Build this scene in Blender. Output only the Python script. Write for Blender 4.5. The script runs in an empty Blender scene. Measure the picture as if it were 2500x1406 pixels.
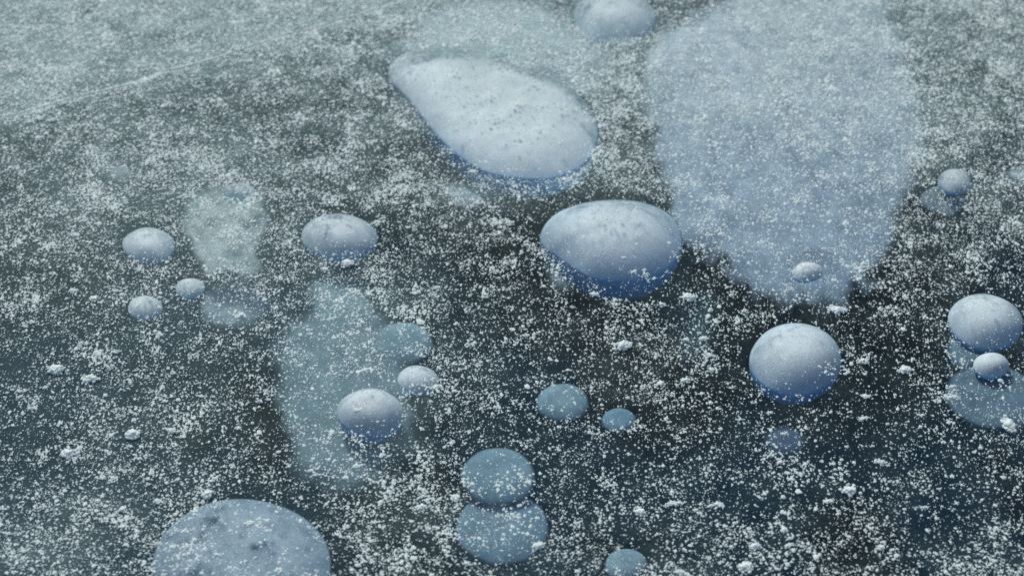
import bpy, math
import numpy as np
from mathutils import Vector

# ------------------------------------------------------------------ camera, sky, sun
S = bpy.context.scene
COL = S.collection
H_CAM, PITCH, THALF = 1.31, math.radians(42.0), math.tan(math.radians(17.0))
cam_d = bpy.data.cameras.new("camera")
cam = bpy.data.objects.new("camera", cam_d)
COL.objects.link(cam)
cam.location = (0, 0, H_CAM)
cam.rotation_euler = (math.radians(90) - PITCH, 0, 0)
cam_d.sensor_width = 36.0
cam_d.lens = 18.0 / THALF
cam_d.clip_start, cam_d.clip_end = 0.01, 500
cam_d.dof.use_dof = True
cam_d.dof.focus_distance = 1.87
cam_d.dof.aperture_fstop = 4.0
S.camera = cam

SUN_EL, SUN_AZ = math.radians(38), math.radians(-20)     # azimuth measured from +Y towards +X
w = bpy.data.worlds.new("World"); S.world = w; w.use_nodes = True
wn = w.node_tree.nodes; wl = w.node_tree.links
sky = wn.new("ShaderNodeTexSky"); sky.sky_type = 'NISHITA'; sky.sun_disc = False
sky.sun_elevation = SUN_EL; sky.sun_rotation = SUN_AZ
sky.air_density = 1.0; sky.dust_density = .4; sky.ozone_density = 1.8
wl.new(sky.outputs[0], wn["Background"].inputs[0])
wn["Background"].inputs[1].default_value = 0.10
sd = bpy.data.lights.new("sun", 'SUN'); sd.energy = 3.3; sd.angle = math.radians(13); sd.color = (.97, 1.0, 0.90)
sun = bpy.data.objects.new("sun", sd); COL.objects.link(sun)
sdir = Vector((math.sin(SUN_AZ) * math.cos(SUN_EL), math.cos(SUN_AZ) * math.cos(SUN_EL), math.sin(SUN_EL)))
sun.rotation_euler = sdir.to_track_quat('Z', 'Y').to_euler()
S.view_settings.view_transform = 'Standard'; S.view_settings.look = 'None'
S.view_settings.exposure = 0.0; S.view_settings.gamma = 1.0
S.cycles.transparent_max_bounces = 24
S.cycles.max_bounces = 8
S.cycles.volume_bounces = 0
S.cycles.use_denoising = False

rng = np.random.default_rng(7)

def at(u, v, z=0.0):
    """photo pixel -> point on the horizontal plane at height z"""
    u = np.asarray(u, float); v = np.asarray(v, float)
    x = (u - 1250) / 1250 * THALF; y = (703 - v) / 1250 * THALF
    dx = x; dy = y * math.sin(PITCH) + math.cos(PITCH); dz = y * math.cos(PITCH) - math.sin(PITCH)
    t = (z - H_CAM) / dz
    return np.stack([dx * t, dy * t, np.zeros_like(t) + z], -1)

def to_px(x, y, z=0.0):
    d = z - H_CAM
    f = y * math.cos(PITCH) - d * math.sin(PITCH)
    up = y * math.sin(PITCH) + d * math.cos(PITCH)
    return 1250 + x / f / THALF * 1250, 703 - up / f / THALF * 1250

def ss(a, b, x):
    t = np.clip((x - a) / (b - a), 0, 1); return t * t * (3 - 2 * t)

class Noise:
    """tileable value noise on numpy arrays"""
    def __init__(self, seed): self.t = np.random.default_rng(seed).random((256, 256))
    def one(self, x, y):
        xi = np.floor(x).astype(int); yi = np.floor(y).astype(int); fx = x - xi; fy = y - yi
        fx = fx * fx * (3 - 2 * fx); fy = fy * fy * (3 - 2 * fy); t = self.t
        a = t[xi & 255, yi & 255]; b = t[(xi + 1) & 255, yi & 255]
        c = t[xi & 255, (yi + 1) & 255]; d = t[(xi + 1) & 255, (yi + 1) & 255]
        return (a * (1 - fx) + b * fx) * (1 - fy) + (c * (1 - fx) + d * fx) * fy
    def __call__(self, x, y, s, octv=3):
        r = 0; a = 1; tot = 0
        for k in range(octv):
            r = r + a * self.one(x / s * 2 ** k + 17 * k, y / s * 2 ** k + 31 * k); tot += a; a *= .55
        return r / tot
NZ = Noise(3); NZ2 = Noise(11)

# ------------------------------------------------------------------ materials
def nmat(name):
    m = bpy.data.materials.new(name); m.use_nodes = True
    m.node_tree.nodes.clear()
    return m, m.node_tree.nodes, m.node_tree.links

def frost_mat(name, col, var=0.25, scale=260.0, sub=0.0):
    m, n, l = nmat(name)
    out = n.new("ShaderNodeOutputMaterial"); p = n.new("ShaderNodeBsdfPrincipled")
    tc = n.new("ShaderNodeNewGeometry")
    no = n.new("ShaderNodeTexNoise"); no.inputs["Scale"].default_value = scale; no.inputs["Detail"].default_value = 3
    mr = n.new("ShaderNodeMapRange"); mr.inputs[1].default_value = .3; mr.inputs[2].default_value = .7
    mr.inputs[3].default_value = 1 - var; mr.inputs[4].default_value = 1 + var * .5
    vm = n.new("ShaderNodeVectorMath"); vm.operation = 'SCALE'; vm.inputs[0].default_value = col
    l.new(tc.outputs["Position"], no.inputs["Vector"]); l.new(no.outputs[0], mr.inputs[0])
    l.new(mr.outputs[0], vm.inputs["Scale"]); l.new(vm.outputs[0], p.inputs["Base Color"])
    p.inputs["Roughness"].default_value = .75
    if sub:
        p.inputs["Subsurface Weight"].default_value = sub
        p.inputs["Subsurface Radius"].default_value = (.6, .8, 1.0); p.inputs["Subsurface Scale"].default_value = .012
    tl = n.new("ShaderNodeBsdfTranslucent"); ms = n.new("ShaderNodeMixShader"); ms.inputs[0].default_value = .15     # light passes through the small crystals
    l.new(vm.outputs[0], tl.inputs[0]); l.new(p.outputs[0], ms.inputs[1]); l.new(tl.outputs[0], ms.inputs[2])
    l.new(ms.outputs[0], out.inputs[0])
    return m

def bubble_mat(name, col, veil=False, rough_amp=.5, vstrength=1.0):
    """white hoar frost lining a gas bubble; veil: loose foam of tiny bubbles whose density is the mesh attribute 'veil'"""
    m, n, l = nmat(name)
    out = n.new("ShaderNodeOutputMaterial"); p = n.new("ShaderNodeBsdfPrincipled")
    g = n.new("ShaderNodeNewGeometry")
    a = n.new("ShaderNodeTexNoise"); a.inputs["Scale"].default_value = 35; a.inputs["Detail"].default_value = 6; a.inputs["Roughness"].default_value = .65
    b = n.new("ShaderNodeTexNoise"); b.inputs["Scale"].default_value = 650; b.inputs["Detail"].default_value = 3
    l.new(g.outputs["Position"], a.inputs["Vector"]); l.new(g.outputs["Position"], b.inputs["Vector"])
    mr = n.new("ShaderNodeMapRange"); mr.inputs[1].default_value = .3; mr.inputs[2].default_value = .7
    mr.inputs[3].default_value = 1 - .22 * rough_amp; mr.inputs[4].default_value = 1 + .12 * rough_amp
    mr2 = n.new("ShaderNodeMapRange"); mr2.inputs[1].default_value = .3; mr2.inputs[2].default_value = .7
    mr2.inputs[3].default_value = .78; mr2.inputs[4].default_value = 1.15
    l.new(a.outputs[0], mr.inputs[0]); l.new(b.outputs[0], mr2.inputs[0])
    mu = n.new("ShaderNodeMath"); mu.operation = 'MULTIPLY'; l.new(mr.outputs[0], mu.inputs[0]); l.new(mr2.outputs[0], mu.inputs[1])
    vm = n.new("ShaderNodeVectorMath"); vm.operation = 'SCALE'; vm.inputs[0].default_value = col
    l.new(mu.outputs[0], vm.inputs["Scale"])
    ca = n.new("ShaderNodeAttribute"); ca.attribute_name = "clear"     # blue of the shaded side, painted into the base colour
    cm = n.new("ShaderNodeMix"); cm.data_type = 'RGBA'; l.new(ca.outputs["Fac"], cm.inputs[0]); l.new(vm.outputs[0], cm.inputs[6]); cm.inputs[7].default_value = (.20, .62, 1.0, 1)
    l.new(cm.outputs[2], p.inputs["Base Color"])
    p.inputs["Roughness"].default_value = .6
    p.inputs["Specular IOR Level"].default_value = .2
    bp = n.new("ShaderNodeBump"); bp.inputs["Strength"].default_value = .22; bp.inputs["Distance"].default_value = .002
    l.new(b.outputs[0], bp.inputs["Height"]); l.new(bp.outputs[0], p.inputs["Normal"])
    if not veil:
        p.inputs["Subsurface Weight"].default_value = .35
        p.inputs["Subsurface Radius"].default_value = (.5, .8, 1.0); p.inputs["Subsurface Scale"].default_value = .008
        ma = n.new("ShaderNodeAttribute"); ma.attribute_name = "melt"      # the underside thins out into clear ice
        tr = n.new("ShaderNodeBsdfTransparent"); mx = n.new("ShaderNodeMixShader")
        l.new(ma.outputs["Fac"], mx.inputs[0]); l.new(p.outputs[0], mx.inputs[1]); l.new(tr.outputs[0], mx.inputs[2])
        l.new(mx.outputs[0], out.inputs[0]); return m
    at_ = n.new("ShaderNodeAttribute"); at_.attribute_name = "veil"
    c = n.new("ShaderNodeTexNoise"); c.inputs["Scale"].default_value = 60; c.inputs["Detail"].default_value = 5; c.inputs["Roughness"].default_value = .7
    l.new(g.outputs["Position"], c.inputs["Vector"])
    m3 = n.new("ShaderNodeMapRange"); m3.inputs[1].default_value = .3; m3.inputs[2].default_value = .7
    m3.inputs[3].default_value = .72 * vstrength; m3.inputs[4].default_value = 1.1 * vstrength
    l.new(c.outputs[0], m3.inputs[0])
    fm = n.new("ShaderNodeMath"); fm.operation = 'MULTIPLY'; fm.use_clamp = True
    l.new(at_.outputs["Fac"], fm.inputs[0]); l.new(m3.outputs[0], fm.inputs[1])
    tr = n.new("ShaderNodeBsdfTransparent"); mx = n.new("ShaderNodeMixShader")
    l.new(fm.outputs[0], mx.inputs[0]); l.new(tr.outputs[0], mx.inputs[1]); l.new(p.outputs[0], mx.inputs[2])
    l.new(mx.outputs[0], out.inputs[0])
    return m

M_GRAIN = frost_mat("frost_grain", (.91, .98, .94), var=.28, scale=700)
M_CLUMP = frost_mat("frost_clump", (.86, .91, .87), var=.15, scale=300)
M_WHITE = bubble_mat("bubble_white", (.81, .83, .82))
M_SHEET = bubble_mat("bubble_sheet", (.84, .83, .84), veil=True, rough_amp=.7)
M_VEIL = bubble_mat("bubble_veil", (.60, .62, .58), veil=True, vstrength=.92)
M_BLUE = bubble_mat("bubble_blue", (.38, .46, .52), veil=True, rough_amp=.4)
M_DISC = bubble_mat("bubble_disc", (.54, .60, .56), veil=True, rough_amp=.7)
M_HAZE = bubble_mat("bubble_haze", (.54, .62, .58), veil=True, vstrength=.66)
M_GREEN = bubble_mat("bubble_green", (.40, .44, .34), veil=True, vstrength=.55)
M_PURPLE = bubble_mat("bubble_purple", (.15, .20, .28), veil=True, vstrength=.75)
M_VIOLET = bubble_mat("bubble_violet", (.20, .28, .33), veil=True, vstrength=.95)

# ice: clear glass-like slab, absorbs red first; its skin reflects the sky and the sun's glare
m_ice, n, l = nmat("lake_ice")
out = n.new("ShaderNodeOutputMaterial"); tr = n.new("ShaderNodeBsdfTransparent"); gl = n.new("ShaderNodeBsdfGlossy")
gl.inputs["Roughness"].default_value = .42; gl.inputs["Color"].default_value = (.13, .18, .18, 1)
gg = n.new("ShaderNodeNewGeometry")
dt = n.new("ShaderNodeVectorMath"); dt.operation = 'DOT_PRODUCT'; l.new(gg.outputs["Incoming"], dt.inputs[0]); l.new(gg.outputs["True Normal"], dt.inputs[1])
def mth(op, a, b=None):
    q_ = n.new("ShaderNodeMath"); q_.operation = op
    for i_, v_ in enumerate((a, b)):
        if v_ is None: continue
        if isinstance(v_, (int, float)): q_.inputs[i_].default_value = v_
        else: l.new(v_, q_.inputs[i_])
    return q_.outputs[0]
fz = mth('MULTIPLY_ADD', mth('POWER', mth('SUBTRACT', 1.0, mth('ABSOLUTE', dt.outputs["Value"])), 5.0), .9)   # Schlick, the same from both sides
fz.node.inputs[2].default_value = .018
mx = n.new("ShaderNodeMixShader"); l.new(fz, mx.inputs[0]); l.new(tr.outputs[0], mx.inputs[1]); l.new(gl.outputs[0], mx.inputs[2])
l.new(mx.outputs[0], out.inputs["Surface"])
va = n.new("ShaderNodeVolumeAbsorption"); va.inputs["Color"].default_value = (0.0, .46, .78, 1); va.inputs["Density"].default_value = 4.2
l.new(va.outputs[0], out.inputs["Volume"])

# deep water below the ice
m_wat, n, l = nmat("deep_water")
out = n.new("ShaderNodeOutputMaterial"); df = n.new("ShaderNodeBsdfDiffuse")
gg = n.new("ShaderNodeNewGeometry"); wn1 = n.new("ShaderNodeTexNoise"); wn1.inputs["Scale"].default_value = 3.2; wn1.inputs["Detail"].default_value = 4
l.new(gg.outputs["Position"], wn1.inputs["Vector"])
cr = n.new("ShaderNodeValToRGB"); cr.color_ramp.elements[0].position = .35; cr.color_ramp.elements[1].position = .65
cr.color_ramp.elements[0].color = (.014, .042, .048, 1); cr.color_ramp.elements[1].color = (.028, .070, .076, 1)
l.new(wn1.outputs[0], cr.inputs[0]); l.new(cr.outputs[0], df.inputs[0]); l.new(df.outputs[0], out.inputs[0])

# fine rime film on the ice skin, too fine to see as grains
m_film, n, l = nmat("rime_film")
out = n.new("ShaderNodeOutputMaterial"); df = n.new("ShaderNodeBsdfDiffuse"); df.inputs[0].default_value = (.52, .68, .64, 1)
tr = n.new("ShaderNodeBsdfTransparent"); mx = n.new("ShaderNodeMixShader")
gg = n.new("ShaderNodeNewGeometry")
at_ = n.new("ShaderNodeAttribute"); at_.attribute_name = "rime"
f1 = n.new("ShaderNodeTexNoise"); f1.inputs["Scale"].default_value = 260; f1.inputs["Detail"].default_value = 4; f1.inputs["Roughness"].default_value = .7
f2 = n.new("ShaderNodeTexNoise"); f2.inputs["Scale"].default_value = 24; f2.inputs["Detail"].default_value = 4
l.new(gg.outputs["Position"], f1.inputs["Vector"]); l.new(gg.outputs["Position"], f2.inputs["Vector"])
r1 = n.new("ShaderNodeMapRange"); r1.inputs[1].default_value = .48; r1.inputs[2].default_value = .66; r1.inputs[3].default_value = .6; r1.inputs[4].default_value = 1.2
r2 = n.new("ShaderNodeMapRange"); r2.inputs[1].default_value = .3; r2.inputs[2].default_value = .7; r2.inputs[3].default_value = .45; r2.inputs[4].default_value = 1.4
l.new(f1.outputs[0], r1.inputs[0]); l.new(f2.outputs[0], r2.inputs[0])
q = n.new("ShaderNodeMath"); q.operation = 'MULTIPLY'; l.new(r1.outputs[0], q.inputs[0]); l.new(r2.outputs[0], q.inputs[1])
q2 = n.new("ShaderNodeMath"); q2.operation = 'MULTIPLY'; q2.use_clamp = True; l.new(q.outputs[0], q2.inputs[0]); l.new(at_.outputs["Fac"], q2.inputs[1])
l.new(q2.outputs[0], mx.inputs[0]); l.new(tr.outputs[0], mx.inputs[1]); l.new(df.outputs[0], mx.inputs[2])
l.new(mx.outputs[0], out.inputs[0])

# ------------------------------------------------------------------ mesh helpers
def mesh_obj(name, V, F, mat, parent=None, smooth=True, normals=None):
    me = bpy.data.meshes.new(name)
    V = np.asarray(V, np.float32); F = np.asarray(F, np.int32); k = F.shape[1]
    me.vertices.add(len(V)); me.vertices.foreach_set("co", V.ravel())
    me.loops.add(F.size); me.loops.foreach_set("vertex_index", F.ravel())
    me.polygons.add(len(F)); me.polygons.foreach_set("loop_start", np.arange(0, F.size, k, dtype=np.int32))
    me.polygons.foreach_set("use_smooth", np.full(len(F), smooth))
    me.update(calc_edges=True); me.materials.append(mat)
    if normals is not None: me.normals_split_custom_set_from_vertices([tuple(x) for x in normals])
    o = bpy.data.objects.new(name, me); COL.objects.link(o)
    if parent is not None: o.parent = parent
    return o

def float_attr(o, name, vals):
    a = o.data.attributes.new(name, 'FLOAT', 'POINT'); a.data.foreach_set("value", np.asarray(vals, np.float32))

def tag(o, label=None, cat=None, group=None, kind=None):
    for k, v in (("label", label), ("category", cat), ("group", group), ("kind", kind)):
        if v: o[k] = v
    return o

# ------------------------------------------------------------------ setting: ice slab and deep water
ICE_T = .17
def box(name, x0, x1, y0, y1, z0, z1, mat):
    V = [(x0,y0,z0),(x1,y0,z0),(x1,y1,z0),(x0,y1,z0),(x0,y0,z1),(x1,y0,z1),(x1,y1,z1),(x0,y1,z1)]
    F = [(0,3,2,1),(4,5,6,7),(0,1,5,4),(1,2,6,5),(2,3,7,6),(3,0,4,7)]
    return mesh_obj(name, V, F, mat, smooth=False)
ice = tag(box("lake_ice", -60, 60, -60, 80, -ICE_T, 0, m_ice), kind="structure")
wat = tag(mesh_obj("deep_water", [(-60,-60,-ICE_T-.004),(60,-60,-ICE_T-.004),(60,80,-ICE_T-.004),(-60,80,-ICE_T-.004)], [(0,1,2,3)], m_wat, smooth=False), kind="structure")

# ------------------------------------------------------------------ gas bubbles
NA = 120
def ell(cx, cy, rx, ry, rot=0, wob=.02, seed=0, n=28, pw=2.0):
    r = np.random.default_rng(seed + int(cx)); t = np.linspace(0, 2 * np.pi, n, endpoint=False)
    w_ = 1 + wob * (np.sin(2 * t + r.random() * 6) + .6 * np.sin(3 * t + r.random() * 6) + .4 * np.sin(5 * t + r.random() * 6))
    c = np.sign(np.cos(t)) * abs(np.cos(t)) ** (2 / pw); s = np.sign(np.sin(t)) * abs(np.sin(t)) ** (2 / pw)
    x, y = rx * c * w_, ry * s * w_; a = math.radians(rot)
    return np.stack([cx + x * math.cos(a) - y * math.sin(a), cy + x * math.sin(a) + y * math.cos(a)], -1)

def smooth_outline(P, n=NA):
    P = np.asarray(P, float); m = len(P); t = np.linspace(0, m, n, endpoint=False); i = t.astype(int); f = (t - i)[:, None]
    p0, p1, p2, p3 = P[(i - 1) % m], P[i % m], P[(i + 1) % m], P[(i + 2) % m]
    return .5 * ((2 * p1) + (p2 - p0) * f + (2 * p0 - 5 * p1 + 4 * p2 - p3) * f ** 2 + (3 * p1 - p0 - 3 * p2 + p3) * f ** 3)

ZONES = []      # world outlines, used to thin the frost grains over bubbles

def grid_faces(rings, na, cap0=True):
    F = []
    for r in range(rings - 1):
        a = r * na; b = (r + 1) * na
        for k in range(na):
            k2 = (k + 1) % na; F.append((a + k, b + k, b + k2, a + k2))
    return F

def bubble(poly, d, h, label, cat="gas bubble", name="gas_bubble", skirt=0.0, taper=.62, pw=2.7, mat=None, tilt=0.0,
           rough=.0015, veil=None, group="gas bubbles frozen in the lake ice", thin=.45, parts=False, rag=None, fade=0):
    """poly: outline in photo pixels of the cap's rim; d: depth of the cap's top; h: cap height; skirt: depth of the tapering underside"""
    out_px = smooth_outline(poly)
    if rag: out_px = out_px.mean(0) + (out_px - out_px.mean(0)) * (1 + rag * .8)
    R = at(out_px[:, 0], out_px[:, 1], -d - h)
    for _ in range(4 if tilt else 0): R = at(out_px[:, 0], out_px[:, 1], -d - h - tilt * (R[:, 1].max() - R[:, 1]))
    if tilt: R[:, 2] = -d - h
    c = R.mean(0)
    out = R[:, :2] - c[:2]
    rings = []
    NR = 26
    ymin, ymax = R[:, 1].min(), R[:, 1].max()
    sv = np.linspace(0.02, 1, NR) ** .8
    for s in sv:
        xy = out * s; z = -d - h * s ** pw + np.zeros(len(xy))
        X = xy[:, 0] + c[0]; Y = xy[:, 1] + c[1]
        z += -tilt * (ymax - Y)
        z += rough * (NZ(X, Y, .035, 3) - .5) * 2 * (1 - .5 * s)
        rings.append(np.stack([X - c[0], Y - c[1], z], -1))
    side = []
    base_z = rings[-1][:, 2]
    zt = max(skirt, .003)
    for q in np.linspace(0, 1, 12)[1:]:
        s = 1 + .012 * math.sin(q * math.pi) - (1 - taper) * q ** 1.7
        X = out[:, 0] * s; Y = out[:, 1] * s
        side.append(np.stack([X, Y, base_z - zt * (math.sin(q * math.pi / 2) ** .9)], -1))
    root_loc = (float(c[0]), float(c[1]), 0.0)
    allr = rings + side
    V = np.concatenate(allr); n_all = len(allr)
    F = np.array(grid_faces(n_all, NA))
    # vertex normals
    a = V[F[:, 0]]; nrm = np.cross(V[F[:, 2]] - a, V[F[:, 3]] - V[F[:, 1]])
    N = np.zeros_like(V)
    for k in range(4): np.add.at(N, F[:, k], nrm)
    N /= np.linalg.norm(N, axis=1)[:, None] + 1e-12
    flip = N[:NA, 2].mean() < 0
    if flip: N = -N; F = F[:, ::-1]
    blue_shade = (np.concatenate([ss(.91, 1.08, sv), np.linspace(.8, 1, len(side)) ** .5])[:, None] * ss(.1, -.6, out[:, 1] / abs(out[:, 1]).max())[None, :]).ravel() if skirt else np.zeros(n_all * NA)  # painted blue shade: near rim and underside, on the side away from the sun
    qs = np.linspace(0, 1, 12)[1:]; melt = np.repeat(np.concatenate([np.zeros(NR), ss(.30, .92, qs)]), NA)
    # centre
    top = np.array([[0, 0, rings[0][:, 2].mean()]]); bot = np.array([[0, 0, side[-1][:, 2].mean()]])
    m = mat or M_WHITE
    def close(Vp, Np, Fp, where, first):
        i = len(Vp); q = []
        base = 0 if first else i - NA
        Vp = np.concatenate([Vp, where]); Np = np.concatenate([Np, [[0, 0, 1 if first else -1]]])
        for k in range(NA):
            k2 = (k + 1) % NA
            q.append((base + k2, base + k, i) if flip == first else (base + k, base + k2, i))
        return Vp, Np, Fp, q
    def build(nm, Vp, Np, Fq, extra, parent, shade_vals=None):
        me = bpy.data.meshes.new(nm)
        faces = [tuple(int(x) for x in f) for f in Fq] + [f[:3] for f in extra]
        me.from_pydata([tuple(map(float, v)) for v in Vp], [], faces); me.update()
        me.polygons.foreach_set("use_smooth", [True] * len(faces)); me.materials.append(m)
        me.normals_split_custom_set_from_vertices([tuple(map(float, x)) for x in Np])
        if shade_vals is not None:
            mt = me.attributes.new('melt', 'FLOAT', 'POINT'); mv = np.ones(len(Vp), np.float32); mv[:min(len(shade_vals), len(Vp))] = (melt[:NR * NA] if nm == 'cap' else melt[NR * NA - NA:] if nm == 'underside' else melt)[:len(Vp)]
            if nm != 'underside' : mv[n_all * NA if nm != 'cap' else NR * NA] = 0
            mt.data.foreach_set('value', mv)
           
            at_ = me.attributes.new('clear', 'FLOAT', 'POINT'); wv = np.zeros(len(Vp), np.float32); wv[:min(len(shade_vals), len(Vp))] = shade_vals[:len(Vp)]; at_.data.foreach_set('value', wv)  # 'clear' holds the strength of the painted blue shade
        o = bpy.data.objects.new(nm, me); COL.objects.link(o)
        if parent is not None: o.parent = parent
        return o
    if veil is not None:
        Vp, Np, Fp, ex = close(V[:NR * NA], N[:NR * NA], None, top, True)
        Fq = [f for f in F if max(f) < NR * NA]
        o = build(name, Vp, Np, Fq, ex, None); o.location = root_loc
        # thickness of the foam falls off to its rim, raggedly
        s = np.repeat(sv, NA); X = Vp[:-1, 0] + c[0]; Y = Vp[:-1, 1] + c[1]
        e0 = veil; rg = rag if rag is not None else .5 * (1 - e0)
        edge = 1 - ss(e0 - rg * .6, 1.0 - rg * .3, s + rg * (NZ2(X, Y, .022, 5) - .5) * 2)
        if fade: edge = edge * (1 - fade * ss(.62, .0, (Y - Y.min()) / (Y.max() - Y.min())))
        edge = np.where(s > .999, 0, edge)
        float_attr(o, "veil", np.append(edge, 1.0))
        tag(o, label, cat, group)
    elif not parts:
        Vp, Np, _, ex = close(V, N, None, top, True)
        i = len(Vp); Vp = np.concatenate([Vp, bot]); Np = np.concatenate([Np, [[0, 0, -1]]])
        b0 = (n_all - 1) * NA
        ex += [((b0 + (k + 1) % NA, b0 + k, i) if not flip else (b0 + k, b0 + (k + 1) % NA, i)) for k in range(NA)]
        o = build(name, Vp, Np, F, ex, None, blue_shade); o.location = root_loc; tag(o, label, cat, group)
    else:
        o = bpy.data.objects.new(name, None); o.empty_display_size = .02; COL.objects.link(o); o.location = root_loc; tag(o, label, cat, group)
        Vc, Nc, _, ex = close(V[:NR * NA], N[:NR * NA], None, top, True)
        build("cap", Vc, Nc, [f for f in F if max(f) < NR * NA], ex, o, blue_shade[:NR * NA])
        off = (NR - 1) * NA
        Vs = V[off:]; Ns = N[off:]; Fs = [f - off for f in F if min(f) >= off]
        i = len(Vs); Vs = np.concatenate([Vs, bot]); Ns = np.concatenate([Ns, [[0, 0, -1]]]); b0 = i - NA
        build("underside", Vs, Ns, Fs, [((b0 + (k + 1) % NA, b0 + k, i) if not flip else (b0 + k, b0 + (k + 1) % NA, i)) for k in range(NA)], o, blue_shade[off:])["label"] = "blue shaded tapering underside of the bubble"
    if thin is not None:
        sp = at(out_px[:, 0], out_px[:, 1], 0)[:, :2]
        ZONES.append((sp, thin))
        if skirt > .015: ZONES.append((sp - [0, (skirt + h) * .8], max(.75, thin)))
    return o

B = bubble
BG = "deep pale discs of gas in the ice"
# --- bright shallow bubbles
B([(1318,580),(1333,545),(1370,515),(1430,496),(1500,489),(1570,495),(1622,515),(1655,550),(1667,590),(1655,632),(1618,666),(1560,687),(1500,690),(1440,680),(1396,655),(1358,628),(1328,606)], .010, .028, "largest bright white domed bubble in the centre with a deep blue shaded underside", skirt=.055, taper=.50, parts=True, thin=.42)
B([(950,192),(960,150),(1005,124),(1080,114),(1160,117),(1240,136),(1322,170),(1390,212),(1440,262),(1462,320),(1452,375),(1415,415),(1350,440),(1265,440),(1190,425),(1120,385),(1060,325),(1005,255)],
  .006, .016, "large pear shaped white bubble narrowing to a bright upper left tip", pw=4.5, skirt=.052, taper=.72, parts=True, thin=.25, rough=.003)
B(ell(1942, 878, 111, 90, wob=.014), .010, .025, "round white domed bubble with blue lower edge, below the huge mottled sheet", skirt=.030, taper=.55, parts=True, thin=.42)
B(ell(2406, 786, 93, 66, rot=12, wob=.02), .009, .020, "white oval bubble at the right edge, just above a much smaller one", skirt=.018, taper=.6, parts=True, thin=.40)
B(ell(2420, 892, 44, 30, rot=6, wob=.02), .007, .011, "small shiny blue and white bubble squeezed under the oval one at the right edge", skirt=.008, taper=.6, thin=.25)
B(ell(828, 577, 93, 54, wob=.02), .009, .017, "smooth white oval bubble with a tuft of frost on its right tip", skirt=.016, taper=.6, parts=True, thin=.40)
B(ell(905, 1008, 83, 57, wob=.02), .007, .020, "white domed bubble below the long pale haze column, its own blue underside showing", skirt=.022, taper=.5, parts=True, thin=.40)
B(ell(1021, 926, 49, 34, rot=6, wob=.03), .008, .009, "small white bubble touching the lower rim of a pale deep disc", skirt=.008, thin=.4)
B(ell(363, 598, 65, 41, wob=.02), .008, .012, "white bubble at the left, largest of its three small neighbours", skirt=.010, thin=.4)
B(ell(464, 703, 36, 24, wob=.03), .009, .007, "tiny grey white bubble right of the other tiny one at the left", skirt=.006, thin=.6)
B(ell(354, 751, 43, 28, wob=.03), .009, .008, "small grey white bubble lowest of the three at the left", skirt=.007, thin=.5)
B(ell(1500, 40, 100, 62, wob=.02), .006, .018, "pale blurred bubble at the top edge between two white sheets", skirt=.022, taper=.6, thin=.25)
B(ell(2331, 443, 42, 30, wob=.03), .009, .009, "small pale blue bubble overlapping a hazy disc at the upper right", skirt=.008, thin=.3)
B(ell(1971, 664, 38, 22, wob=.06), .003, .008, "small pale lump frozen on the lower part of the huge mottled sheet", skirt=.006, thin=.7)
B(ell(585, 468, 37, 22, wob=.05), .006, .007, "small pale cap frozen on the top of a hazy disc at the left", skirt=.006, thin=.6)

# --- huge mottled sheet at the upper right
B([(1590,330),(1575,230),(1585,130),(1640,72),(1700,45),(1770,5),(1840,-40),(2060,-50),(2150,-10),(2190,60),(2205,150),(2240,230),(2262,300),(2255,370),(2215,450),(2190,540),(2160,620),(2115,690),(2030,742),(1930,750),(1850,722),(1800,672),(1745,632),(1690,622),(1655,570),(1640,470),(1610,400)],
  .008, .010, "huge mottled pale blue sheet of frozen gas filling the upper right", skirt=.0, veil=.93, rag=.10, fade=.22, mat=M_SHEET, pw=3.5, tilt=.055, rough=.005, thin=.85, cat="gas sheet", name="gas_sheet", group="broad sheets of gas in the ice")
B([(960,150),(985,95),(1040,40),(1140,10),(1230,-5),(1330,20),(1400,70),(1470,110),(1490,170),(1470,240),(1400,240),(1300,210),(1200,200),(1050,190),(960,175),(945,150),(940,100)],
  .030, .004, "white blurred patch of frosty gas above the pear shaped bubble", veil=.75, rag=.2, mat=M_SHEET, pw=3, thin=1.0, rough=.005, cat="gas sheet", name="gas_sheet", group="broad sheets of gas in the ice")

# --- deeper flat discs
B(ell(590, 1382, 222, 164, wob=.01), .014, .012, "large flat blue disc of gas cut by the bottom edge at the left", mat=M_BLUE, veil=.985, pw=4, thin=.6, group=BG, rough=.001)
B(ell(1216, 1165, 92, 72, wob=.012), .062, .008, "round grey blue disc in the lower middle, overlapping a wider one below it", mat=M_DISC, veil=.87, rag=.05, pw=4, thin=.45, group=BG, rough=.001)
B(ell(1226, 1292, 118, 92, wob=.012), .074, .008, "wide dim blue disc in the lower middle, under the round one", mat=M_VEIL, veil=.92, pw=4, thin=.5, group=BG, rough=.001)
B(ell(1374, 986, 65, 48, wob=.012), .060, .008, "grey blue disc right of centre, larger of a pair", mat=M_DISC, veil=.84, rag=.06, pw=4, thin=.45, group=BG, rough=.001)
B(ell(1511, 1028, 45, 33, wob=.012), .080, .006, "small dim blue disc right of centre, smaller of a pair", mat=M_DISC, veil=.85, pw=4, thin=.5, group=BG, rough=.001)
B(ell(1529, 1382, 53, 42, wob=.012), .055, .008, "small blue disc at the bottom edge right of the middle", mat=M_DISC, veil=.84, rag=.06, pw=4, thin=.6, group=BG, rough=.001)
B([(2308,950),(2330,912),(2400,890),(2470,900),(2530,940),(2540,1000),(2500,1040),(2470,1062),(2455,1048),(2400,1046),(2345,1020),(2312,985)],
  .026, .004, "blue violet disc with a pointed lower corner at the right edge", mat=M_VIOLET, veil=.87, rag=.05, pw=4, thin=.55, group=BG, rough=.001)
B(ell(2355, 860, 52, 55, wob=.02), .085, .006, "dim violet disc behind the oval bubble at the right edge", mat=M_VEIL, veil=.7, pw=4, thin=None, group=BG, rough=.001)
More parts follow.
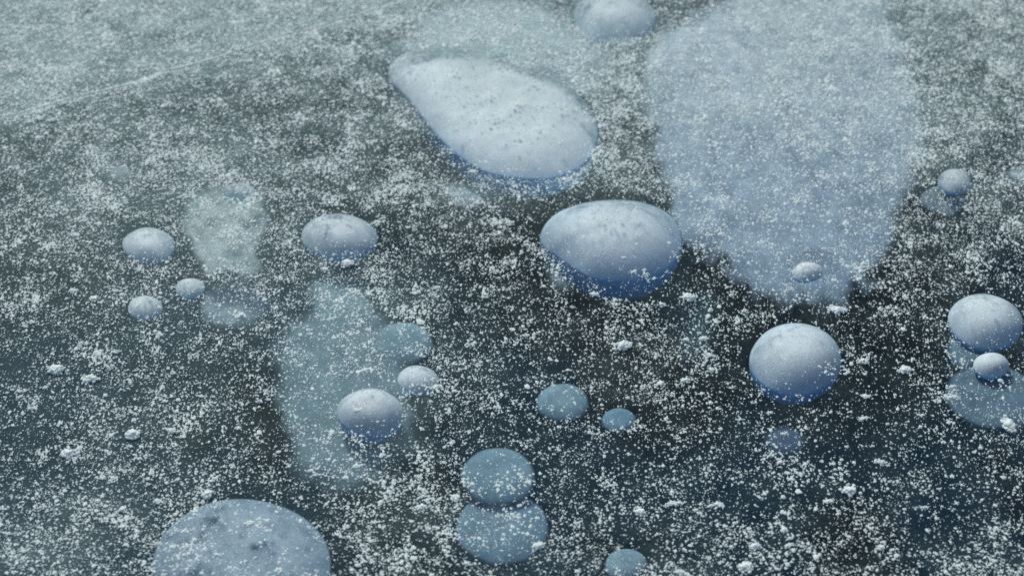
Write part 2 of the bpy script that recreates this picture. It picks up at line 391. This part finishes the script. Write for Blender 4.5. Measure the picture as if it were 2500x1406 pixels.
B(ell(985, 840, 74, 55, wob=.015), .060, .008, "pale green blue disc against the right side of the long haze column", mat=M_DISC, veil=.9, pw=4, thin=.55, group=BG, rough=.001)
B([(445,530),(452,490),(490,462),(545,450),(610,448),(640,475),(655,520),(652,575),(630,620),(640,660),(600,690),(560,668),(520,680),(480,650),(462,600),(440,570)], .014, .006, "hazy pale blue disc at the left, with a small cap on its top", mat=M_DISC, veil=.80, rag=.14, pw=3, thin=.8, group=BG)
B(ell(560, 640, 95, 60, wob=.04), .060, .008, "dim trailing haze between two hazy discs at the left", mat=M_VEIL, veil=.4, pw=3, thin=None, group=BG)
B(ell(572, 750, 96, 66, wob=.02), .045, .008, "hazy green grey disc at the left below the pale blue one", mat=M_VEIL, veil=.72, pw=3, thin=.7, group=BG)
B([(770,690),(830,665),(890,700),(915,760),(960,810),(1000,880),(1010,960),(1020,1040),(990,1120),(920,1190),(840,1210),(760,1190),(705,1110),(682,1010),(672,900),(688,820),(745,770)],
  .044, .012, "long column of pale blue green haze left of centre", mat=M_HAZE, veil=.80, rag=.16, pw=3, thin=.85, group=BG, cat="gas haze", name="gas_haze")
B(ell(1915, 1082, 66, 42, wob=.03), .045, .006, "very dim violet disc under the round domed bubble at the right", mat=M_PURPLE, veil=.6, pw=3, thin=None, group=BG)
B(ell(2305, 492, 62, 42, wob=.03), .030, .008, "hazy grey disc under a small pale bubble at the upper right", mat=M_VEIL, veil=.8, pw=3, thin=.5, group=BG)
B(ell(1700, 800, 75, 150, rot=8, wob=.04), .090, .008, "dim green haze between the largest dome and the round dome", mat=M_GREEN, veil=.25, pw=3, thin=None, group=BG, cat="gas haze", name="gas_haze")
B(ell(290, 428, 40, 28, wob=.03), .030, .006, "small faint pale disc near the left under heavy frost", mat=M_VEIL, veil=.5, pw=3, thin=None, group=BG)
B(ell(2482, 430, 32, 24, wob=.03), .035, .006, "small faint blue disc at the right edge of the upper part", mat=M_VEIL, veil=.5, pw=3, thin=None, group=BG)
B(ell(1150, 478, 105, 45, wob=.04), .050, .006, "faint haze under the lower edge of the pear shaped bubble", mat=M_VEIL, veil=.3, pw=3, thin=None, group=BG, cat="gas haze", name="gas_haze")
B(ell(1385, 670, 70, 75, wob=.04), .055, .006, "faint pale haze at the lower left of the largest dome", mat=M_VEIL, veil=.3, pw=3, thin=None, group=BG, cat="gas haze", name="gas_haze")
B(ell(825, 650, 75, 45, wob=.04), .050, .006, "faint pale haze under the oval bubble with a tuft", mat=M_VEIL, veil=.3, pw=3, thin=None, group=BG, cat="gas haze", name="gas_haze")

# ------------------------------------------------------------------ frost density on the ice skin
def inside(P, x, y):
    r = np.zeros(x.shape, bool); n_ = len(P)
    bx = (x > P[:, 0].min()) & (x < P[:, 0].max()) & (y > P[:, 1].min()) & (y < P[:, 1].max())
    xi, yi = x[bx], y[bx]; rr = np.zeros(xi.shape, bool); j = n_ - 1
    for i in range(n_):
        c1 = (P[i, 1] > yi) != (P[j, 1] > yi)
        rr ^= c1 & (xi < (P[j, 0] - P[i, 0]) * (yi - P[i, 1]) / (P[j, 1] - P[i, 1] + 1e-12) + P[i, 0]); j = i
    r[bx] = rr; return r

def crack_v(u): return 285 - .245 * u - .03 * u * (u / 1000)
def density(x, y):
    """share of cover, from the drifts the wind left on the ice"""
    u, v = to_px(x, y)
    inn = (u > -250) & (u < 2750) & (v > -250) & (v < 1650)
    d = .415 + .44 * ss(750, 60, v)
    d += .55 * ss(60, -40, v - crack_v(u)) * ss(1500, 800, u)
    for (bu, bv, su, sv_, a) in [(150,1330,260,130,.30),(60,480,260,160,.18),(400,420,300,90,.18),(1550,415,130,60,.4),(1220,80,200,70,1.1),(985,150,60,40,-.5),
                                 (1480,160,120,120,.2),(1120,480,120,50,.35),(800,450,200,60,.15),(2380,150,200,200,.15),(2380,480,160,120,.12),
                                 (900,800,260,250,.12),(560,640,160,160,.12),(1900,1000,350,250,-.14),(2150,1050,250,160,-.12),(450,900,180,80,-.10),
                                 (1400,1150,200,120,-.08),(1150,740,140,100,-.06),(1600,640,80,60,-.1),(1080,1270,200,90,.08),(1750,1380,250,60,.15),
                                 (1650,880,120,120,.05),(2400,1380,150,60,.1),(2050,830,150,60,.1),(1540,720,110,32,-.28)]:
        d += a * np.exp(-(((u - bu) / su) ** 2 + ((v - bv) / sv_) ** 2))
    d = np.where(inn, d, .5)
    d = d * (.45 + 1.1 * NZ(x, y, .13, 4))
    return np.clip(d, .02, 1.3)

# rime film: a grid over the near ice
gx = np.linspace(-1.6, 1.6, 260); gy = np.linspace(.3, 3.3, 240)
GX, GY = np.meshgrid(gx, gy); V = np.stack([GX.ravel(), GY.ravel(), np.full(GX.size, .0006)], -1)
i0 = (np.arange(239)[:, None] * 260 + np.arange(259)[None, :]).ravel()
film = mesh_obj("rime_film", V, np.stack([i0, i0 + 1, i0 + 261, i0 + 260], -1), m_film)
dd = density(V[:, 0], V[:, 1]); uu, vv = to_px(V[:, 0], V[:, 1])
rime = .05 + .36 * np.clip(dd - .38, 0, 1)
for P, t in ZONES:
    if t < .7: rime = np.where(inside(P, V[:, 0], V[:, 1]), rime * .35, rime)
float_attr(film, "rime", np.clip(rime + .15 * ss(60, -60, vv - crack_v(uu)) * ss(1500, 700, uu) + .08 * ss(500, 0, vv) + .48 * np.exp(-(((uu - 1210) / 190) ** 2 + ((vv - 85) / 60) ** 2)), 0, .8)); tag(film, kind="stuff")

# ------------------------------------------------------------------ frost grains
X0, X1, Y0, Y1 = -1.45, 1.45, .65, 3.0
AREA = (X1 - X0) * (Y1 - Y0)
def sample(nc, power=1.0):
    x = rng.uniform(X0, X1, nc); y = rng.uniform(Y0, Y1, nc)
    p = density(x, y)
    # streaky patchiness at the scale of a few millimetres to centimetres
    p = p * (.25 + 1.5 * NZ2(x * .75, y, .022, 3) ** 1.6)
    for P, t in ZONES: p = np.where(inside(P, x, y), p * t, p)
    for P, t in ZONES:      # grains thinned sunward of the domes so their shadows miss the caps
        if t < .44: Q = P.mean(0) + (P - P.mean(0)) * 1.04 + [-.006, .014]; p = np.where(inside(Q, x, y), p * .45, p)
    k = rng.random(nc) < p ** power
    return x[k], y[k]
parts_x, parts_y, parts_r = [], [], []
x, y = sample(int(230000 * AREA)); parts_x.append(x); parts_y.append(y); parts_r.append(0.00062 * np.exp(rng.normal(0, .36, len(x))))
x, y = sample(int(2600 * AREA)); parts_x.append(x); parts_y.append(y); parts_r.append(.0024 * np.exp(rng.normal(0, .2, len(x))))
x, y = sample(int(15000 * AREA)); parts_x.append(x); parts_y.append(y); parts_r.append(.0016 * np.exp(rng.normal(0, .22, len(x))))
x, y = sample(int(60000 * AREA)); parts_x.append(x); parts_y.append(y); parts_r.append(0.00105 * np.exp(rng.normal(0, .30, len(x))))
# clusters
cx, cy = sample(int(15500 * AREA))
cnt = np.clip((rng.pareto(1.5, len(cx)) + 1) * 3.0, 3, 60).astype(int)
idx = np.repeat(np.arange(len(cx)), cnt)
sz = .00145 * np.sqrt(cnt)[idx]; ang = rng.uniform(0, math.pi, len(cx))[idx]; el = rng.uniform(.45, 1, len(cx))[idx]
g1 = rng.normal(0, 1, len(idx)) * sz; g2 = rng.normal(0, 1, len(idx)) * sz * el
parts_x.append(cx[idx] + g1 * np.cos(ang) - g2 * np.sin(ang)); parts_y.append(cy[idx] + g1 * np.sin(ang) + g2 * np.cos(ang))
parts_r.append(0.00078 * np.exp(rng.normal(0, .40, len(idx))) * (1 + .10 * np.sqrt(cnt)[idx]))
# grains caught along the healed cracks
CRACKS = [[(395,178),(480,158),(560,135),(640,108),(700,88),(760,74),(830,50),(900,32),(1000,2)], [(-30,292),(40,282),(90,268),(150,250),(250,225),(330,205),(395,180)]]
for C_ in CRACKS:
    P_ = at([p[0] for p in C_], [p[1] for p in C_], 0)[:, :2]; t_ = rng.uniform(0, len(P_) - 1.001, 2600); i_ = t_.astype(int); f_ = (t_ - i_)[:, None]
    q_ = P_[i_] * (1 - f_) + P_[i_ + 1] * f_; q_[:, 1] += rng.normal(0, .0035, len(q_))
    parts_x.append(q_[:, 0]); parts_y.append(q_[:, 1]); parts_r.append(.0008 * np.exp(rng.normal(0, .35, len(q_))))
GXc = np.concatenate(parts_x); GYc = np.concatenate(parts_y); GR = np.concatenate(parts_r)
print("grains", len(GXc))
def grains_mesh(name, gx_, gy_, gr_, mat, z=.0008):
    n_ = len(gx_); k = 5
    a = np.linspace(0, 2 * np.pi, k, endpoint=False)[None, :] + rng.uniform(0, 6.28, n_)[:, None] + rng.normal(0, .25, (n_, k))
    rr = gr_[:, None] * rng.uniform(.78, 1.15, (n_, k)); st = rng.uniform(.6, 1.0, n_)[:, None]; an = rng.uniform(0, math.pi, n_)[:, None]
    lx = rr * np.cos(a); ly = rr * np.sin(a) * st
    Vx = gx_[:, None] + lx * np.cos(an) - ly * np.sin(an); Vy = gy_[:, None] + lx * np.sin(an) + ly * np.cos(an)
    Vz = np.full((n_, k), z) + gr_[:, None] * rng.uniform(0, .12, (n_, k))
    ap = np.stack([gx_ + gr_ * rng.normal(0, .2, n_), gy_ + gr_ * rng.normal(0, .2, n_), z + gr_ * rng.uniform(.45, .9, n_)], -1)
    V_ = np.concatenate([np.stack([Vx, Vy, Vz], -1), ap[:, None, :]], 1).reshape(-1, 3)
    b = np.arange(n_)[:, None] * 6
    F_ = np.stack([np.stack([b[:, 0] + j, b[:, 0] + (j + 1) % k, b[:, 0] + 5], -1) for j in range(k)], 1).reshape(-1, 3)
    return mesh_obj(name, V_, F_, mat, smooth=True)
gr = grains_mesh("frost_grains", GXc, GYc, GR, M_GRAIN); tag(gr, kind="stuff")

# ------------------------------------------------------------------ clumps of frost one can point to
def ico(sub=2):
    t = (1 + 5 ** .5) / 2
    V_ = [(-1,t,0),(1,t,0),(-1,-t,0),(1,-t,0),(0,-1,t),(0,1,t),(0,-1,-t),(0,1,-t),(t,0,-1),(t,0,1),(-t,0,-1),(-t,0,1)]
    F_ = [(0,11,5),(0,5,1),(0,1,7),(0,7,10),(0,10,11),(1,5,9),(5,11,4),(11,10,2),(10,7,6),(7,1,8),(3,9,4),(3,4,2),(3,2,6),(3,6,8),(3,8,9),(4,9,5),(2,4,11),(6,2,10),(8,6,7),(9,8,1)]
    V_ = [np.array(v, float) / np.linalg.norm(v) for v in V_]
    for _ in range(sub):
        c = {}; G = []
        def mid(a, b):
            key = (min(a, b), max(a, b))
            if key not in c: m_ = V_[a] + V_[b]; V_.append(m_ / np.linalg.norm(m_)); c[key] = len(V_) - 1
            return c[key]
        for a, b, d_ in F_:
            ab, bd, da = mid(a, b), mid(b, d_), mid(d_, a); G += [(a, ab, da), (b, bd, ab), (d_, da, bd), (ab, bd, da)]
        F_ = G
    return np.array(V_), np.array(F_)
IV, IF = ico(1)
def clump(u, v, rx, ry, label, group="clumps of frost on the ice", rot=None):
    P = at(u, v, 0); f = math.sqrt(P[1] ** 2 + H_CAM ** 2) * THALF / 1250
    sx = rx * f; sy = ry * f / .68 * .8; n_ = int(np.clip(14 + rx * ry * .22, 16, 80))
    r_ = np.random.default_rng(int(u * 7 + v)); a = rot if rot is not None else r_.uniform(-.4, .4)
    Vs, Fs = [], []; o_ = 0
    for k in range(n_):
        q = r_.normal(0, .42, 2); rad = min(sx, sy) * r_.uniform(.20, .42) * (1.15 - .45 * min(1, np.hypot(*q)))
        px_ = q[0] * sx; py_ = q[1] * sy
        cx_ = px_ * math.cos(a) - py_ * math.sin(a); cy_ = px_ * math.sin(a) + py_ * math.cos(a)
        cz = .0008 + rad * .3 + r_.uniform(0, .25) * min(sx, sy) * max(0, 1 - np.hypot(*q))
        Q = IV * rad * [1, 1, .6] * (1 + .16 * r_.normal(0, 1, (len(IV), 1))) + [cx_, cy_, cz]
        Vs.append(Q); Fs.append(IF + o_); o_ += len(IV)
    o = mesh_obj("frost_clump", np.concatenate(Vs), np.concatenate(Fs), M_CLUMP); o.location = (float(P[0]), float(P[1]), 0)
    tag(o, label, "frost clump", group); return o
for c in [
 (612,152,9,7,"small bright clump on the grey frost field at the upper left"),
 (95,293,16,7,"left one of two flat clumps under the crack at the left edge"),
 (128,296,12,7,"right one of two flat clumps under the crack at the left edge"),
 (95,340,13,9,"rounded clump below a pair of flat clumps at the left edge"),
 (932,243,17,8,"slanting elongated clump left of the pear shaped bubble"),
 (1469,312,11,8,"bright round clump touching the right rim of the pear shaped bubble"),
 (925,546,18,9,"tuft of frost on the right tip of the oval bubble"),
 (850,645,19,11,"clump just below the oval bubble with a tuft"),
 (180,712,13,8,"bright clump left of the smallest bubbles at the left"),
 (230,732,12,10,"dimmer clump beside a bright one at the left"),
 (590,774,15,11,"brightest clump on the hazy green grey disc"),
 (325,1062,18,14,"tall bright clump with a blue shadow at the lower left"),
 (166,1108,16,13,"greyish clump with a blue shadow left of the tall bright one"),
 (420,1054,13,10,"soft clump right of the tall bright one at the lower left"),
 (138,903,22,14,"broad clump near the left edge, left of another broad one"),
 (220,926,22,12,"broad ragged clump near the left edge, right of another broad one"),
 (387,1226,19,8,"flat clump above the large disc cut by the bottom edge"),
 (300,1246,13,9,"rounded clump left of the flat one above the bottom disc"),
 (506,1210,17,12,"ragged clump on the upper rim side of the large bottom disc"),
 (607,1281,15,9,"slanting bright clump on the upper part of the large bottom disc"),
 (458,1336,19,8,"wide flat clump on the left part of the large bottom disc"),
 (531,1356,13,7,"small clump on the lower middle of the large bottom disc"),
 (386,1330,12,7,"clump on the left rim of the large bottom disc"),
 (680,1395,13,9,"clump on the lower right of the large bottom disc"),
 (2047,760,27,13,"wide ragged clump with a shadow below the huge mottled sheet"),
 (2073,1200,19,14,"tall bright clump standing alone at the lower right"),
 (2022,1226,14,8,"slanting clump left of the tall bright one at the lower right"),
 (1755,1234,16,9,"bright clump in the dark ice, right of a wider one at the lower right"),
 (1646,1231,22,8,"wide clump in the dark ice, left of a bright one at the lower right"),
 (2257,1240,23,5,"thin flat sliver of frost at the lower right"),
 (1518,846,25,13,"ragged loose clump below the blue underside of the largest dome"),
 (1562,1252,17,11,"slanting clump right of the lower middle discs"),
 (1548,666,9,7,"brightest speck on the lower half of the largest dome"),
 (1522,631,7,5,"small speck in the middle of the largest dome"),
 (1452,720,14,8,"clump over the blue underside of the largest dome"),
 (1616,746,11,8,"round clump at the right foot of the largest dome's underside"),
 (1244,545,9,7,"small round clump left of the largest dome"),
 (1086,556,11,7,"small round clump between the oval bubble and the largest dome"),
 (2113,970,15,7,"clump right of the round dome's lower edge"),
 (2109,1023,19,6,"flat clump in a row below and right of the round dome"),
 (2150,1130,24,8,"long flat clump in dark ice at the right"),
 (1905,1130,15,6,"flat bright clump under the very dim violet disc"),
 (1914,1060,14,6,"flat clump on the upper part of the very dim violet disc"),
 (1675,930,19,8,"wide clump left of the round dome"),
 (1612,939,13,9,"clump left of the wide one in the dark ice beside the round dome"),
 (1733,870,20,7,"flat clump in the dim green haze nearest the round dome"),
 (1716,829,16,8,"ragged clump in the middle of the dim green haze"),
 (1676,832,11,7,"pointed clump on the left of the dim green haze"),
 (1680,728,20,12,"broad clump at the top of the dim green haze"),
 (2462,1040,17,19,"tall clump on the pointed corner of the violet disc"),
 (2326,972,22,7,"wide clump on the left rim of the violet disc"),
 (2325,946,15,6,"clump at the upper left rim of the violet disc"),
 (1314,1333,15,10,"bright clump on the lower right of the wide dim disc"),
 (1112,1218,13,13,"clump between the left rims of the two lower middle discs"),
 (1030,1240,17,9,"clump left of the two lower middle discs"),
 (915,1276,15,6,"flat clump right of the large bottom disc"),
 (1140,1377,12,7,"clump below the wide dim disc on its left"),
 (1842,1336,15,11,"clump near the bottom edge in the dark right part"),
 (1924,1334,16,7,"bright flat clump near the bottom edge in the dark right part"),
 (2150,1338,14,9,"round clump near the bottom edge towards the right"),
 (1820,1385,20,13,"large clump on the bottom edge in the right part"),
 (1660,1398,19,8,"flat clump on the bottom edge right of the small blue disc"),
 (870,1003,12,7,"pale speck on the white dome below the haze column"),
 (2210,905,18,12,"loose clump in dark ice left of the two bubbles at the right edge"),
 (2110,884,16,9,"loose clump in dark ice right of the round dome"),
 (1880,1010,10,6,"small clump on the left of the round dome's blue underside"),
]: clump(*c)

# ------------------------------------------------------------------ healed cracks at the upper left
def crack(pts, label, wid=.0010):
    P = at([p[0] for p in pts], [p[1] for p in pts], 0)[:, :2]
    t = np.linspace(0, len(P) - 1.001, 200); i = t.astype(int); f = (t - i)[:, None]; C = P[i] * (1 - f) + P[i + 1] * f
    C[:, 1] += (NZ(C[:, 0], C[:, 1], .05, 3) - .5) * .012
    w_ = wid * (.25 + 1.3 * NZ2(C[:, 0], C[:, 0] * 0, .04, 3)); T = np.gradient(C, axis=0); T /= np.linalg.norm(T, axis=1)[:, None]; N_ = np.stack([-T[:, 1], T[:, 0]], -1)
    rows = []
    for s, z in ((-1, .0007), (-.4, .0022), (.4, .0026), (1, .0007)):
        rows.append(np.concatenate([C + N_ * (w_ * s)[:, None], np.full((200, 1), z)], 1))
    V_ = np.stack(rows, 1).reshape(-1, 3); F_ = [(4*a+b, 4*a+4+b, 4*a+5+b, 4*a+1+b) for a in range(199) for b in range(3)]
    o = mesh_obj("ice_crack", V_, F_, M_CLUMP); tag(o, label, "crack", "healed cracks in the ice"); return o
crack([(395,178),(480,158),(560,135),(640,108),(700,88),(760,74),(830,50),(900,32),(1000,2)], "frost filled hairline crack running to the top edge in the upper left")
crack([(-30,292),(40,282),(90,268),(150,250),(250,225),(330,205)], "frost filled hairline crack meeting the left edge")
